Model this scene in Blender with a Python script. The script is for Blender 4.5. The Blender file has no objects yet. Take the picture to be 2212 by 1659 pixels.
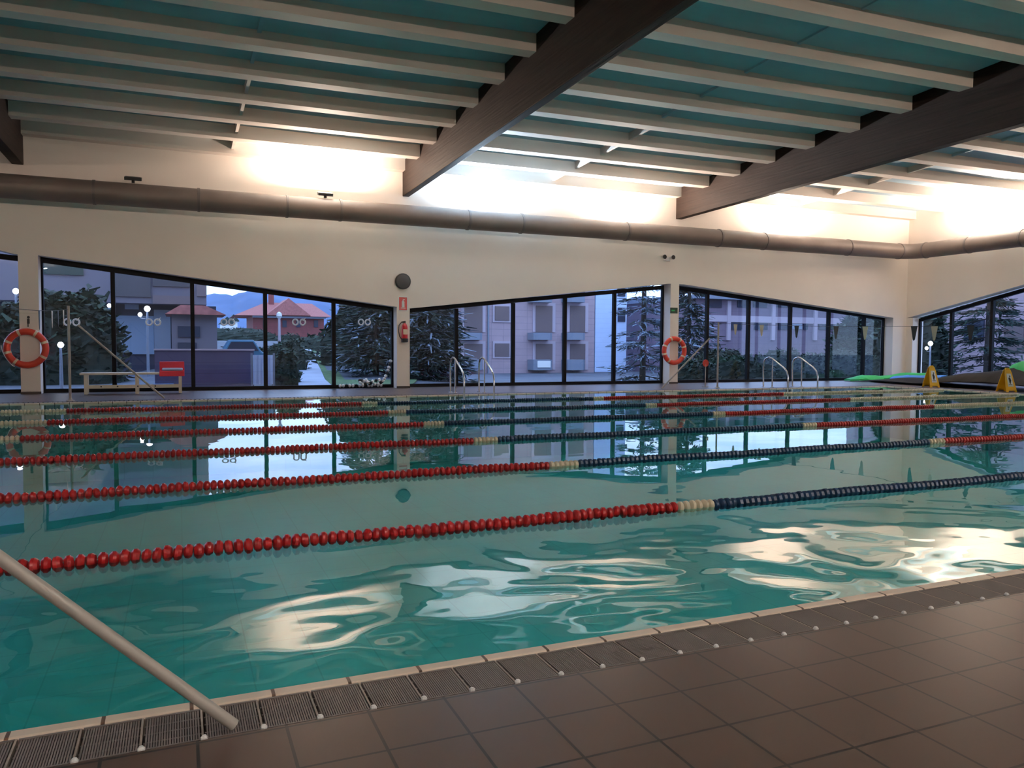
import bpy, bmesh, math, random
from mathutils import Vector, Matrix
random.seed(7)
S = bpy.context.scene
COL = S.collection
# ---------------------------------------------------------------- camera
CAMZ = 1.105
F_PX = 1682.5
YAW, PITCH, ROLL = math.radians(23.1345), math.radians(-2.8023), math.radians(0.3436)
_fw = Vector((math.sin(YAW)*math.cos(PITCH), math.cos(YAW)*math.cos(PITCH), math.sin(PITCH)))
_r = Vector((math.cos(YAW), -math.sin(YAW), 0)); _u = _r.cross(_fw)
_r2 = _r*math.cos(ROLL)+_u*math.sin(ROLL); _u2 = -_r*math.sin(ROLL)+_u*math.cos(ROLL)
cd = bpy.data.cameras.new('camera'); cam = bpy.data.objects.new('camera', cd); COL.objects.link(cam)
cd.sensor_width = 36; cd.lens = F_PX/2212*36; cd.clip_end = 5000; cd.clip_start = .05
M = Matrix((_r2, _u2, -_fw)).transposed().to_4x4(); M.translation = Vector((0, 0, CAMZ)); cam.matrix_world = M
S.camera = cam
EYE = Vector((0, 0, CAMZ))
def ray(px, py): return _fw*F_PX+_r2*(px-1106)+_u2*(829.5-py)
def atY(px, py, Y): d = ray(px, py); return EYE+d*(Y/d.y)
def atX(px, py, X): d = ray(px, py); return EYE+d*(X/d.x)
def atZ(px, py, z=0.): d = ray(px, py); return EYE+d*((z-CAMZ)/d.z)
# ---------------------------------------------------------------- world, exposure
S.view_settings.view_transform = 'Standard'; S.view_settings.look = 'None'
S.view_settings.exposure = 0.3; S.view_settings.gamma = 1.0; S.view_settings.use_curve_mapping = False
w = bpy.data.worlds.new('dusk_sky'); S.world = w; w.use_nodes = True
nt = w.node_tree; nt.nodes.clear()
def N(nt, t, **k):
    n = nt.nodes.new(t)
    for a, b in k.items(): setattr(n, a, b)
    return n
def ramp(nt, stops):
    n = N(nt, 'ShaderNodeValToRGB'); e = n.color_ramp.elements
    while len(e) < len(stops): e.new(.5)
    for i, (p, c) in enumerate(stops): e[i].position = p; e[i].color = (*c, 1)
    return n
tc = N(nt, 'ShaderNodeTexCoord'); sx = N(nt, 'ShaderNodeSeparateXYZ'); nt.links.new(tc.outputs['Generated'], sx.inputs[0])
g = ramp(nt, [(0, (.46, .66, .98)), (.05, (.42, .62, 1.0)), (.3, (.22, .40, .82)), (1, (.22, .38, .72))])
nt.links.new(sx.outputs['Z'], g.inputs[0])
mp = N(nt, 'ShaderNodeMapping'); mp.inputs['Scale'].default_value = (2.2, 2.2, 16)
nt.links.new(tc.outputs['Generated'], mp.inputs[0])
no = N(nt, 'ShaderNodeTexNoise'); no.inputs['Scale'].default_value = 2.3; no.inputs['Detail'].default_value = 6
nt.links.new(mp.outputs[0], no.inputs['Vector'])
cr = ramp(nt, [(.42, (0, 0, 0)), (.62, (1, 1, 1))]); nt.links.new(no.outputs['Fac'], cr.inputs[0])
mx = N(nt, 'ShaderNodeMix', data_type='RGBA'); nt.links.new(cr.outputs[0], mx.inputs['Factor'])
nt.links.new(g.outputs[0], mx.inputs['A']); mx.inputs['B'].default_value = (.56, .74, 1.0, 1)
bg = N(nt, 'ShaderNodeBackground'); bg.inputs['Strength'].default_value = 2.6; nt.links.new(mx.outputs['Result'], bg.inputs['Color'])
ow = N(nt, 'ShaderNodeOutputWorld'); nt.links.new(bg.outputs[0], ow.inputs[0])
# lamp settings (the lamps themselves are built with their housings, in floodlight())
LAMP_W = 400; TILT = -.25; NEAR_FILL = 1.9; WARM = (1, .80, .66); COOL = (.62, .80, 1.0)

# ---------------------------------------------------------------- materials
MATS = {}
def mat(name, col, rough=.6, metal=0, spec=.5, noise=None, bump=None, emit=None, estr=0, coat=0):
    m = bpy.data.materials.new(name); m.use_nodes = True; nt = m.node_tree
    b = nt.nodes['Principled BSDF']; b.inputs['Base Color'].default_value = (*col, 1)
    b.inputs['Roughness'].default_value = rough; b.inputs['Metallic'].default_value = metal
    b.inputs['Specular IOR Level'].default_value = spec
    if coat: b.inputs['Coat Weight'].default_value = coat
    if noise:                       # (scale, amount, vector scale)
        sc, am, vs = noise
        t = N(nt, 'ShaderNodeTexCoord'); mm = N(nt, 'ShaderNodeMapping'); mm.inputs['Scale'].default_value = vs
        nn = N(nt, 'ShaderNodeTexNoise'); nn.inputs['Scale'].default_value = sc; nn.inputs['Detail'].default_value = 5
        nt.links.new(t.outputs['Object'], mm.inputs[0]); nt.links.new(mm.outputs[0], nn.inputs['Vector'])
        lo = tuple(max(0, c*(1-am)) for c in col); hi = tuple(min(1, c*(1+am)) for c in col)
        rr = ramp(nt, [(.3, lo), (.7, hi)]); nt.links.new(nn.outputs['Fac'], rr.inputs[0])
        nt.links.new(rr.outputs[0], b.inputs['Base Color'])
        if bump:
            bb = N(nt, 'ShaderNodeBump'); bb.inputs['Strength'].default_value = bump; bb.inputs['Distance'].default_value = .02
            nt.links.new(nn.outputs['Fac'], bb.inputs['Height']); nt.links.new(bb.outputs[0], b.inputs['Normal'])
    if emit: b.inputs['Emission Color'].default_value = (*emit, 1); b.inputs['Emission Strength'].default_value = estr
    MATS[name] = m; return m
def math_(nt, op, a, b=None, c=None):
    n = N(nt, 'ShaderNodeMath', operation=op)
    for i, v in enumerate((a, b, c)):
        if v is None: continue
        if isinstance(v, (int, float)): n.inputs[i].default_value = v
        else: nt.links.new(v, n.inputs[i])
    return n.outputs[0]
def line_mask(nt, coord, origin, pitch, width):   # 1 on the joint lines
    v = math_(nt, 'SUBTRACT', coord, origin); v = math_(nt, 'DIVIDE', v, pitch); v = math_(nt, 'ADD', v, 1000.5)
    v = math_(nt, 'FRACT', v); v = math_(nt, 'SUBTRACT', v, .5); v = math_(nt, 'ABSOLUTE', v)
    return math_(nt, 'LESS_THAN', v, width/pitch/2)
def tile_mat(name, col, grout, ox, oy, px, py, wd, rough, axes='XY', var=.08, bump=.3):
    m = bpy.data.materials.new(name); m.use_nodes = True; nt = m.node_tree; b = nt.nodes['Principled BSDF']
    b.inputs['Roughness'].default_value = rough
    ge = N(nt, 'ShaderNodeNewGeometry'); sp = N(nt, 'ShaderNodeSeparateXYZ'); nt.links.new(ge.outputs['Position'], sp.inputs[0])
    a = line_mask(nt, sp.outputs[axes[0]], ox, px, wd) if px else None
    c = line_mask(nt, sp.outputs[axes[1]], oy, py, wd) if py else None
    k = a if c is None else (c if a is None else math_(nt, 'MAXIMUM', a, c))
    nn = N(nt, 'ShaderNodeTexNoise'); nn.inputs['Scale'].default_value = 1.7; nn.inputs['Detail'].default_value = 6
    nt.links.new(ge.outputs['Position'], nn.inputs['Vector'])
    rr = ramp(nt, [(.3, tuple(x*(1-var) for x in col)), (.7, tuple(x*(1+var) for x in col))]); nt.links.new(nn.outputs['Fac'], rr.inputs[0])
    x = N(nt, 'ShaderNodeMix', data_type='RGBA'); nt.links.new(k, x.inputs['Factor']); nt.links.new(rr.outputs[0], x.inputs['A'])
    x.inputs['B'].default_value = (*grout, 1); nt.links.new(x.outputs['Result'], b.inputs['Base Color'])
    h = math_(nt, 'SUBTRACT', 1, k); bb = N(nt, 'ShaderNodeBump'); bb.inputs['Strength'].default_value = bump; bb.inputs['Distance'].default_value = .002
    nt.links.new(h, bb.inputs['Height']); nt.links.new(bb.outputs[0], b.inputs['Normal'])
    MATS[name] = m; return m
TS = .239
m_deck = tile_mat('brown_floor_tiles', (.076, .043, .032), (.005, .004, .003), 1.227, 2.517-TS, TS, TS, .009, .34)
m_deck.node_tree.nodes['Principled BSDF'].inputs['Specular IOR Level'].default_value = .5
m_nose = tile_mat('cream_edge_tiles', (.80, .62, .50), (.10, .05, .03), .02, 0, .24, 0, .011, .4)
m_noseY = tile_mat('cream_edge_tiles_side', (.80, .62, .50), (.10, .05, .03), 0, .02, 0, .24, .011, .4, 'XY')
m_basin = tile_mat('teal_pool_tiles', (.11, .52, .50), (.08, .41, .40), 0, 0, .5, .5, .012, .4, 'XY', .05)
m_plaster = mat('cream_plaster', (.86, .775, .70), .85, noise=(.6, .03, (1, 1, 1)))
m_teal = mat('teal_ceiling_panel', (.37, .49, .56), .7, noise=(1.2, .07, (.3, 2, 1)))
m_purlin = mat('offwhite_concrete', (.60, .52, .455), .7, noise=(2, .06, (.3, 2, 2)))
m_beam = mat('dark_brown_timber', (.024, .014, .010), .65, spec=.2, noise=(3, .35, (6, .35, 9)), bump=.25)
m_duct = mat('brown_grey_sheet_metal', (.17, .13, .11), .5, .15, noise=(1.5, .12, (1, 1, 1)))
m_ring = mat('dull_duct_band', (.13, .11, .10), .5, .3)
m_frame = mat('black_window_frame', (.005, .005, .007), .6, spec=.15)
m_black = mat('black_plastic', (.008, .008, .009), .5)
m_grate = mat('grey_brown_grating', (.150, .118, .108), .5)
m_stud = mat('white_plastic', (.80, .76, .74), .4)
m_red = mat('red_plastic', (.36, .010, .012), .35)
m_blue = mat('blue_plastic', (.010, .032, .085), .35)
m_cream = mat('cream_plastic', (.72, .58, .42), .35)
m_steel = mat('polished_steel', (.75, .72, .70), .2, 1)
m_alu = mat('grey_aluminium_tube', (.40, .35, .315), .5, .15)
m_bench = mat('cream_painted_slats', (.72, .66, .56), .45)
m_orange = mat('orange_red_buoy', (.68, .055, .025), .45)
m_redp = mat('red_foam', (.72, .03, .06), .6)
m_extred = mat('extinguisher_red', (.48, .01, .015), .3)
m_white = mat('white_paint', (.82, .82, .80), .5)
m_yellow = mat('yellow_plastic', (.90, .50, .010), .45)
m_green = mat('green_foam', (.03, .45, .12), .6)
m_lblue = mat('blue_foam', (.06, .25, .75), .6)
m_tarp = mat('dark_grey_brown_sheet', (.019, .0155, .014), .85, spec=.2, noise=(3, .3, (1, 1, 1)))
m_decal = mat('white_vinyl', (.80, .84, .9), .6)
m_dgreen = mat('dark_green_sign', (.02, .05, .025), .5)
m_lens = mat('glowing_lens', (1, .9, .7), .3, emit=(1, .82, .6), estr=6)
m_globe = mat('glowing_lamp_globe', (1, 1, 1), .3, emit=(.95, .97, 1), estr=9)
m_darkgap = mat('dark_gutter', (.05, .038, .035), .6)
# glass: fresnel mix of clear and mirror
def glass_mat(name, tint, ior, rough=0.0):
    m = bpy.data.materials.new(name); m.use_nodes = True; nt = m.node_tree; nt.nodes.clear()
    o = N(nt, 'ShaderNodeOutputMaterial'); t = N(nt, 'ShaderNodeBsdfTransparent'); t.inputs[0].default_value = (*tint, 1)
    gl = N(nt, 'ShaderNodeBsdfGlossy'); gl.inputs['Roughness'].default_value = rough
    mi = N(nt, 'ShaderNodeMixShader')          # two-sided fresnel after Schlick
    g_ = N(nt, 'ShaderNodeNewGeometry'); fr = N(nt, 'ShaderNodeVectorMath', operation='DOT_PRODUCT')
    nt.links.new(g_.outputs['Incoming'], fr.inputs[0]); nt.links.new(g_.outputs['Normal'], fr.inputs[1])
    f0 = ((ior-1)/(ior+1))**2; c_ = math_(nt, 'ABSOLUTE', fr.outputs['Value']); c_ = math_(nt, 'POWER', math_(nt, 'SUBTRACT', 1, c_), 5)
    k_ = math_(nt, 'ADD', math_(nt, 'MULTIPLY', c_, 1-f0), f0)
    nt.links.new(k_, mi.inputs[0]); nt.links.new(t.outputs[0], mi.inputs[1]); nt.links.new(gl.outputs[0], mi.inputs[2])
    nt.links.new(mi.outputs[0], o.inputs[0]); MATS[name] = m; return m, nt, fr, gl, t
m_glass = glass_mat('window_glass', (.94, .955, .99), 1.45)[0]
# water: fresnel mix of clear teal and mirror, rippled
m_water, nt, fr, gl, tr = glass_mat('pool_water', (.48, .92, .93), 1.33)
ge = N(nt, 'ShaderNodeNewGeometry'); sp = N(nt, 'ShaderNodeSeparateXYZ'); nt.links.new(ge.outputs['Position'], sp.inputs[0])
mp = N(nt, 'ShaderNodeMapping'); mp.inputs['Scale'].default_value = (.75, 1.0, 1); mp.inputs['Rotation'].default_value = (0, 0, .35)
nt.links.new(ge.outputs['Position'], mp.inputs[0])
n1 = N(nt, 'ShaderNodeTexNoise'); n1.inputs['Scale'].default_value = 1.1; n1.inputs['Detail'].default_value = 1.0; n1.inputs['Distortion'].default_value = 1.0
nt.links.new(mp.outputs[0], n1.inputs['Vector'])
n2 = N(nt, 'ShaderNodeTexNoise'); n2.inputs['Scale'].default_value = 4.0; n2.inputs['Detail'].default_value = 1.0
nt.links.new(mp.outputs[0], n2.inputs['Vector'])
n3 = N(nt, 'ShaderNodeTexNoise'); n3.inputs['Scale'].default_value = .35; nt.links.new(ge.outputs['Position'], n3.inputs['Vector'])
# ripples calm down away from the near edge
yy = math_(nt, 'ADD', sp.outputs['Y'], math_(nt, 'MULTIPLY', math_(nt, 'SUBTRACT', n3.outputs['Fac'], .5), 1.6))
mr = N(nt, 'ShaderNodeMapRange'); mr.inputs['From Min'].default_value = 3.0; mr.inputs['From Max'].default_value = 5.2
mr.inputs['To Min'].default_value = 1.0; mr.inputs['To Max'].default_value = .06; nt.links.new(yy, mr.inputs['Value']); mr.interpolation_type = 'SMOOTHSTEP'
hh = math_(nt, 'ADD', math_(nt, 'MULTIPLY', n1.outputs['Fac'], 1.0), math_(nt, 'MULTIPLY', n2.outputs['Fac'], .13))
hh = math_(nt, 'MULTIPLY', hh, mr.outputs[0])
WB = N(nt, 'ShaderNodeBump'); WB.inputs['Strength'].default_value = 1; WB.inputs['Distance'].default_value = .026
nt.links.new(hh, WB.inputs['Height'])
nt.links.new(WB.outputs[0], gl.inputs['Normal']); nt.links.new(WB.outputs[0], fr.inputs[1])
# ---------------------------------------------------------------- mesh helpers
class MB:
    def __init__(s): s.v = []; s.f = []; s.mi = []; s.m = 0
    def add(s, vs, fs):
        o = len(s.v); s.v += [tuple(v) for v in vs]
        for f in fs: s.f.append([i+o for i in f]); s.mi.append(s.m)
        return s
    def box(s, a, b):
        x0, y0, z0 = a; x1, y1, z1 = b
        return s.add([(x0, y0, z0), (x1, y0, z0), (x1, y1, z0), (x0, y1, z0), (x0, y0, z1), (x1, y0, z1), (x1, y1, z1), (x0, y1, z1)],
                     [(0, 3, 2, 1), (4, 5, 6, 7), (0, 1, 5, 4), (1, 2, 6, 5), (2, 3, 7, 6), (3, 0, 4, 7)])
    def hexa(s, b4, t4):           # four bottom points (ccw from above) and four top points
        return s.add(list(b4)+list(t4), [(0, 3, 2, 1), (4, 5, 6, 7), (0, 1, 5, 4), (1, 2, 6, 5), (2, 3, 7, 6), (3, 0, 4, 7)])
    def prism(s, poly, off):       # polygon (3d points) swept by off
        n = len(poly); off = Vector(off); p = [Vector(q) for q in poly]; q = [a+off for a in p]
        return s.add(p+q, [tuple(range(n))[::-1], tuple(range(n, 2*n))]+[(i, (i+1) % n, n+(i+1) % n, n+i) for i in range(n)])
    def tube(s, pts, r, seg=10, closed=False):
        P = [Vector(p) for p in pts]; n = len(P); rs = r if isinstance(r, (list, tuple)) else [r]*n
        up = None; rings = []
        for i, p in enumerate(P):
            t = (P[(i+1) % n]-P[i-1]) if closed else (P[min(i+1, n-1)]-P[max(i-1, 0)])
            t.normalize()
            if up is None: up = Vector((0, 0, 1)) if abs(t.z) < .9 else Vector((1, 0, 0))
            a = (up-t*up.dot(t)).normalized(); up = a; b = t.cross(a)
            rings.append([p+(a*math.cos(2*math.pi*k/seg)+b*math.sin(2*math.pi*k/seg))*rs[i] for k in range(seg)])
        vs = [v for R in rings for v in R]; fs = []
        for i in range(n if closed else n-1):
            j = (i+1) % n
            for k in range(seg): fs.append((i*seg+k, i*seg+(k+1) % seg, j*seg+(k+1) % seg, j*seg+k))
        if not closed: fs.append(tuple(range(seg))[::-1]); fs.append(tuple((n-1)*seg+k for k in range(seg)))
        return s.add(vs, fs)
    def lathe(s, prof, c, axis='Z', seg=16):   # prof: (radius, height) pairs
        c = Vector(c); vs = []; fs = []
        for r, h in prof:
            for k in range(seg):
                a = 2*math.pi*k/seg; x, y = r*math.cos(a), r*math.sin(a)
                vs.append(c+Vector({'Z': (x, y, h), 'X': (h, x, y), 'Y': (y, h, x)}[axis]))
        n = len(prof)
        for i in range(n-1):
            for k in range(seg): fs.append((i*seg+k, i*seg+(k+1) % seg, (i+1)*seg+(k+1) % seg, (i+1)*seg+k))
        fs.append(tuple(range(seg))[::-1]); fs.append(tuple((n-1)*seg+k for k in range(seg)))
        return s.add(vs, fs)
    def grid(s, fn, nu, nv, thick=None):
        vs = [Vector(fn(u/nu, v/nv)) for v in range(nv+1) for u in range(nu+1)]; W = nu+1
        fs = [(v*W+u, v*W+u+1, (v+1)*W+u+1, (v+1)*W+u) for v in range(nv) for u in range(nu)]
        if thick:
            n = len(vs); lo = [q-Vector((0, 0, thick)) for q in vs]; vs = vs+lo
            fs += [tuple(i+n for i in f[::-1]) for f in fs]
            e = [u for u in range(W)]+[v*W+nu for v in range(1, nv+1)]+[nv*W+u for u in range(nu-1, -1, -1)]+[v*W for v in range(nv-1, 0, -1)]
            for i in range(len(e)): a, b = e[i], e[(i+1) % len(e)]; fs.append((a, a+n, b+n, b))
        return s.add(vs, fs)
    def build(s, name, m, parent=None, smooth=False, bevel=0, loc=None):
        me = bpy.data.meshes.new(name); me.from_pydata([tuple(v) for v in s.v], [], s.f)
        for q in (m if isinstance(m, list) else [m]): me.materials.append(q)
        me.polygons.foreach_set('material_index', s.mi)
        if smooth: me.polygons.foreach_set('use_smooth', [True]*len(me.polygons))
        bm = bmesh.new(); bm.from_mesh(me); bmesh.ops.recalc_face_normals(bm, faces=bm.faces); bm.to_mesh(me); bm.free()
        if smooth and hasattr(me, 'set_sharp_from_angle'): me.set_sharp_from_angle(angle=math.radians(40))
        o = bpy.data.objects.new(name, me); COL.objects.link(o)
        if parent:
            o.parent = parent
            if loc is None: o.matrix_parent_inverse = Matrix.Identity(4)
        if loc: o.location = loc
        if bevel:
            b = o.modifiers.new('bevel', 'BEVEL'); b.width = bevel; b.segments = 2; b.limit_method = 'ANGLE'
        return o
def tag(o, label=None, cat=None, group=None, kind=None):
    for k, v in (('label', label), ('category', cat), ('group', group), ('kind', kind)):
        if v: o[k] = v
    return o
def empty(name, loc, label, cat, group=None, rz=0):
    o = bpy.data.objects.new(name, None); COL.objects.link(o); o.location = loc; o.rotation_euler[2] = rz; o.empty_display_size = .1
    return tag(o, label, cat, group)
def struct(o): o['kind'] = 'structure'; return o
def copy_tree(o, parent=None):
    c = o.copy(); COL.objects.link(c)
    if parent: c.parent = parent
    for ch in list(o.children): copy_tree(ch, c)
    return c
ORD = ['first', 'second', 'third', 'fourth', 'fifth', 'sixth', 'seventh', 'eighth', 'ninth', 'tenth', 'eleventh', 'twelfth']
# ================================================================= THE HALL
YB = 19.6            # inner face of the window wall
YG = 20.0            # its glass
XR, XGR = 23.27, 23.6
X0, Y0 = -11.5, -4.5
PX0, PX1, PY0, PY1 = -6.8, 19.0, 2.56, 16.6
NW, GW = .056, .205
# deck
d = MB()
nyo = PY0-NW-GW-.008
def slab(x0, y0, x1, y1): d.box((x0, y0, -.12), (x1, y1, 0))
o_ = NW+GW+.008
slab(X0-.3, Y0-.3, XGR+.1, PY0-o_); slab(X0-.3, PY1+o_, XGR+.1, YG+.12)
slab(X0-.3, PY0-o_, PX0-o_, PY1+o_); slab(PX1+o_, PY0-o_, XGR+.1, PY1+o_)
struct(d.build('floor', m_deck))
# gutter trough under the gratings
d = MB()
for a, b in (((PX0-o_, PY0-o_), (PX1+o_, PY0-NW)), ((PX0-o_, PY1+NW), (PX1+o_, PY1+o_)), ((PX0-o_, PY0-NW), (PX0-NW, PY1+NW)), ((PX1+NW, PY0-NW), (PX1+o_, PY1+NW))):
    d.box((*a, -.12), (*b, -.06))
struct(d.build('pool_gutter', m_darkgap))
d = MB(); d.box((PX0-NW, PY0-NW, -.3), (PX1+NW, PY0, 0)); d.box((PX0-NW, PY1, -.3), (PX1+NW, PY1+NW, 0))
struct(d.build('trim_1', m_nose, bevel=.008))
d = MB(); d.box((PX0-NW, PY0, -.3), (PX0, PY1, 0)); d.box((PX1, PY0, -.3), (PX1+NW, PY1, 0))
struct(d.build('trim_2', m_noseY, bevel=.008))
# pool basin and water
d = MB(); D = -1.5
d.box((PX0-.2, PY0-.2, D-.2), (PX1+.2, PY1+.2, D))
d.box((PX0-.2, PY0-.2, D), (PX1+.2, PY0, -.3)); d.box((PX0-.2, PY1, D), (PX1+.2, PY1+.2, -.3))
d.box((PX0-.2, PY0, D), (PX0, PY1, -.3)); d.box((PX1, PY0, D), (PX1+.2, PY1, -.3))
struct(d.build('pool_basin', m_basin))
d = MB(); d.add([(PX0, PY0, -.022), (PX1, PY0, -.022), (PX1, PY1, -.022), (PX0, PY1, -.022)], [(0, 1, 2, 3)])
tag(d.build('pool_water', m_water), 'rippled teal green water filling the swimming pool', 'water', kind='stuff')
# gutter gratings along the near edge: loose plastic sections with a white connector each
def grate_bm():
    d = MB(); n = 21
    for i in range(n):
        x = .010+i*(.137/(n-1)); d.box((x-.0023, .0, -.03), (x+.0023, .198, -.003))
    for y in (.05, .1, .15): d.box((.003, y-.004, -.034), (.154, y+.004, -.008))
    d.box((.003, 0, -.03), (.154, .006, -.002)); d.box((.003, .190, -.03), (.154, .198, -.001)); d.m = 1; d.box((.1535, .0, -.03), (.1592, .198, -.002))
    return d
SP = .16003; DX0, DY = -.10996, 2.2972
proto = None
for i in range(-10, 119):
    x = DX0+i*SP
    if proto is None:
        proto = grate_bm().build('gutter_grating', [m_grate, mat('pale_joint_strip', (.30, .235, .20), .5)])
        tag(proto, 'grey brown slatted gutter grating section between near pool edge and brown tiles', 'grating', 'gutter gratings along the near pool edge')
        st = MB().lathe([(.0, .010), (.006, .009), (.010, .004), (.011, -.02)], (0, .002, -.001), seg=8).build('connector', m_stud, proto)
        st['label'] = 'small white connector knob'
        o = proto
    else: o = copy_tree(proto)
    o.location = (x, DY+.002, 0)
# plain gratings of the three other sides (seen edge-on from the deck)
d = MB()
for (a, b) in (((PX0-NW-GW, PY1+NW+.004), (PX1+NW+GW, PY1+NW+GW)), ((PX1+NW+.004, PY0-NW), (PX1+NW+GW, PY1+NW)), ((PX0-NW-GW, PY0-NW), (PX0-NW-.004, PY1+NW))):
    nx = int((b[0]-a[0])/.08) if b[0]-a[0] > b[1]-a[1] else int((b[1]-a[1])/.08)
    for i in range(nx):
        if b[0]-a[0] > b[1]-a[1]: x = a[0]+i*.08; d.box((x, a[1], -.03), (x+.05, b[1], -.004))
        else: y = a[1]+i*.08; d.box((a[0], y, -.03), (b[0], y+.05, -.004))
o = d.build('trim_3', m_grate); struct(o)

# ---- roof
def zb(x, y): return 5.50+(.036+.0015*(x-5.3))*(19.6-y)
def zp(x, y): return zb(x, y)+.29
BEAMS = [(-3.22, -3.0), (5.30, 5.47), (13.64, 13.86)]
d = MB()
xs = [X0-.3, -3.1, 5.38, 13.75, XGR+.3]
for a, b in zip(xs[:-1], xs[1:]):
    B = [(a, Y0-.3, zp(a, Y0)), (b, Y0-.3, zp(b, Y0)), (b, 20.3, zp(b, 20.3)), (a, 20.3, zp(a, 20.3))]
    d.hexa(B, [(x, y, z+.12) for x, y, z in B])
struct(d.build('ceiling', m_teal))
bn = ['at the far left edge', 'in the middle of the hall', 'at the upper right']
for (a, b), t in zip(BEAMS, bn):
    def z0(y): return 4.90+(.010+.0006*(a-5.3))*(19.6-y)
    d = MB(); n = 12
    poly = [(a, YB-.002, z0(YB))]+[(a, Y0, z0(Y0)), (a, Y0, zp(a, Y0)-.004), (a, YB-.002, zp(a, YB)-.004)]
    d.prism(poly, (b-a, 0, 0))
    tag(d.build('roof_beam', m_beam, bevel=.012), 'dark brown roof beam '+t+', running out from the window wall', 'beam')
bays = [(X0, -3.222, 'left of the left edge beam'), (-2.998, 5.298, 'left of the middle beam'),
        (5.472, 13.638, 'right of the middle beam'), (13.862, XR, 'right of the upper right beam')]
brace_mid = [None, 1.2, 9.45, 18.2]
for bi, (a, b, t) in enumerate(bays):
    for i in range(0, 12):
        yc = YB-.13-1.305*i
        w2 = .14; pa, pb = [], []
        for x, P in ((a, pa), (b, pb)):
            z = zb(x, yc-.13); h = zp(x, yc)-.002
            P += [(x, yc-w2, zp(x, yc-w2)-.003), (x, yc-w2, z), (x, yc+w2, z), (x, yc+w2, zp(x, yc+w2)-.003)]
        d = MB(); d.prism([Vector(p) for p in pa], Vector(pb[0])-Vector(pa[0]))
        # follow the slight rise of the roof
        for k in range(4): d.v[4+k] = pb[k]
        o = d.build('ceiling_purlin', m_purlin)
        tag(o, f'off-white purlin {ORD[i]} from window wall, {t}', 'purlin', 'off-white purlins under the teal ceiling')
        if brace_mid[bi] and i < 11:
            x = brace_mid[bi]; y1 = yc-w2-.004; y0 = yc-1.305+w2+.004
            q_ = .19 if i > 3 else .10
            d = MB(); d.hexa([(x-.03, y0, zb(x, y0)+q_), (x+.03, y0, zb(x, y0)+q_), (x+.03, y1, zb(x, y1)+q_), (x-.03, y1, zb(x, y1)+q_)],
                             [(x-.03, y0, zp(x, y0)-.004), (x+.03, y0, zp(x, y0)-.004), (x+.03, y1, zp(x, y1)-.004), (x-.03, y1, zp(x, y1)-.004)])
            o = d.build('bridging_strut', m_teal if i > 3 else m_purlin)
            tag(o, f'strut joining {ORD[i]} and {ORD[i+1]} purlins, {t}', 'strut', 'short struts between the purlins')
# ---- window wall
def win_z(x):        # underside of the wall band
    pts = [(-12, 3.7), (-5.6, 3.6), (-3.2, 3.0), (-2.76, 3.0), (5.13, 2.09), (5.52, 2.06), (13.40, 2.98), (13.98, 2.985), (22.65, 2.15), (23.3, 2.15)]
    for (a, za), (b, zb_) in zip(pts[:-1], pts[1:]):
        if a <= x <= b: return za+(zb_-za)*(x-a)/(b-a)
    return 3
COLS = [(-3.15, -2.78), (5.15, 5.49), (13.50, 13.80), (22.65, XR+.35)]
d = MB(); TH = .5
xx = [X0-.3, -5.6, -3.2, -2.76, 5.13, 5.52, 13.40, 13.98, 22.65, XR+.35]
for a, b in zip(xx[:-1], xx[1:]):
    za, zb2 = win_z(max(a, -12)), win_z(min(b, 23.3))
    B = [(a, YB, za), (b, YB, zb2), (b, YB+TH, zb2), (a, YB+TH, za)]
    d.hexa(B, [(a, YB, zp(a, YB)), (b, YB, zp(b, YB)), (b, YB+TH, zp(b, YB+TH)), (a, YB+TH, zp(a, YB+TH))])
for a, b in COLS:
    d.hexa([(a, YB, 0), (b, YB, 0), (b, YB+TH, 0), (a, YB+TH, 0)], [(a, YB, win_z(a)), (b, YB, win_z(min(b, 23.3))), (b, YB+TH, win_z(min(b, 23.3))), (a, YB+TH, win_z(a))])
struct(d.build('wall_back', m_plaster))
# brown plinth strips at the foot of the columns
for i, (a, b) in enumerate(COLS[:3]):
    struct(MB().box((a-.008, YB-.012, 0), (b+.008, YB-.001, .05)).build('baseboard_back', m_darkgap))
# other walls
def rz_(y):          # underside of the band on the right wall
    return 2.16+(19.2-y)*.238 if y > 11.6 else 3.97-(11.6-y)*.2
d = MB()
d.hexa([(XR, 11.2, rz_(11.6)), (XR+TH, 11.2, rz_(11.6)), (XR+TH, YB, 2.15), (XR, YB, 2.15)], [(XR, 11.2, zp(XR, 11.2)), (XR+TH, 11.2, zp(XR, 11.2)), (XR+TH, YB, zp(XR, YB)), (XR, YB, zp(XR, YB))])
d.box((XR, Y0-.3, 0), (XR+TH, 11.2, 7)); d.box((XR, 19.33, 0), (XR+TH, YB, 2.15))
struct(d.build('wall_right', m_plaster))
struct(MB().box((X0-.3, Y0, 0), (X0, YB, 7)).build('wall_left', m_plaster))
struct(MB().box((X0-.3, Y0-.3, 0), (XR+TH, Y0, 7)).build('wall_near', m_plaster))
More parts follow.
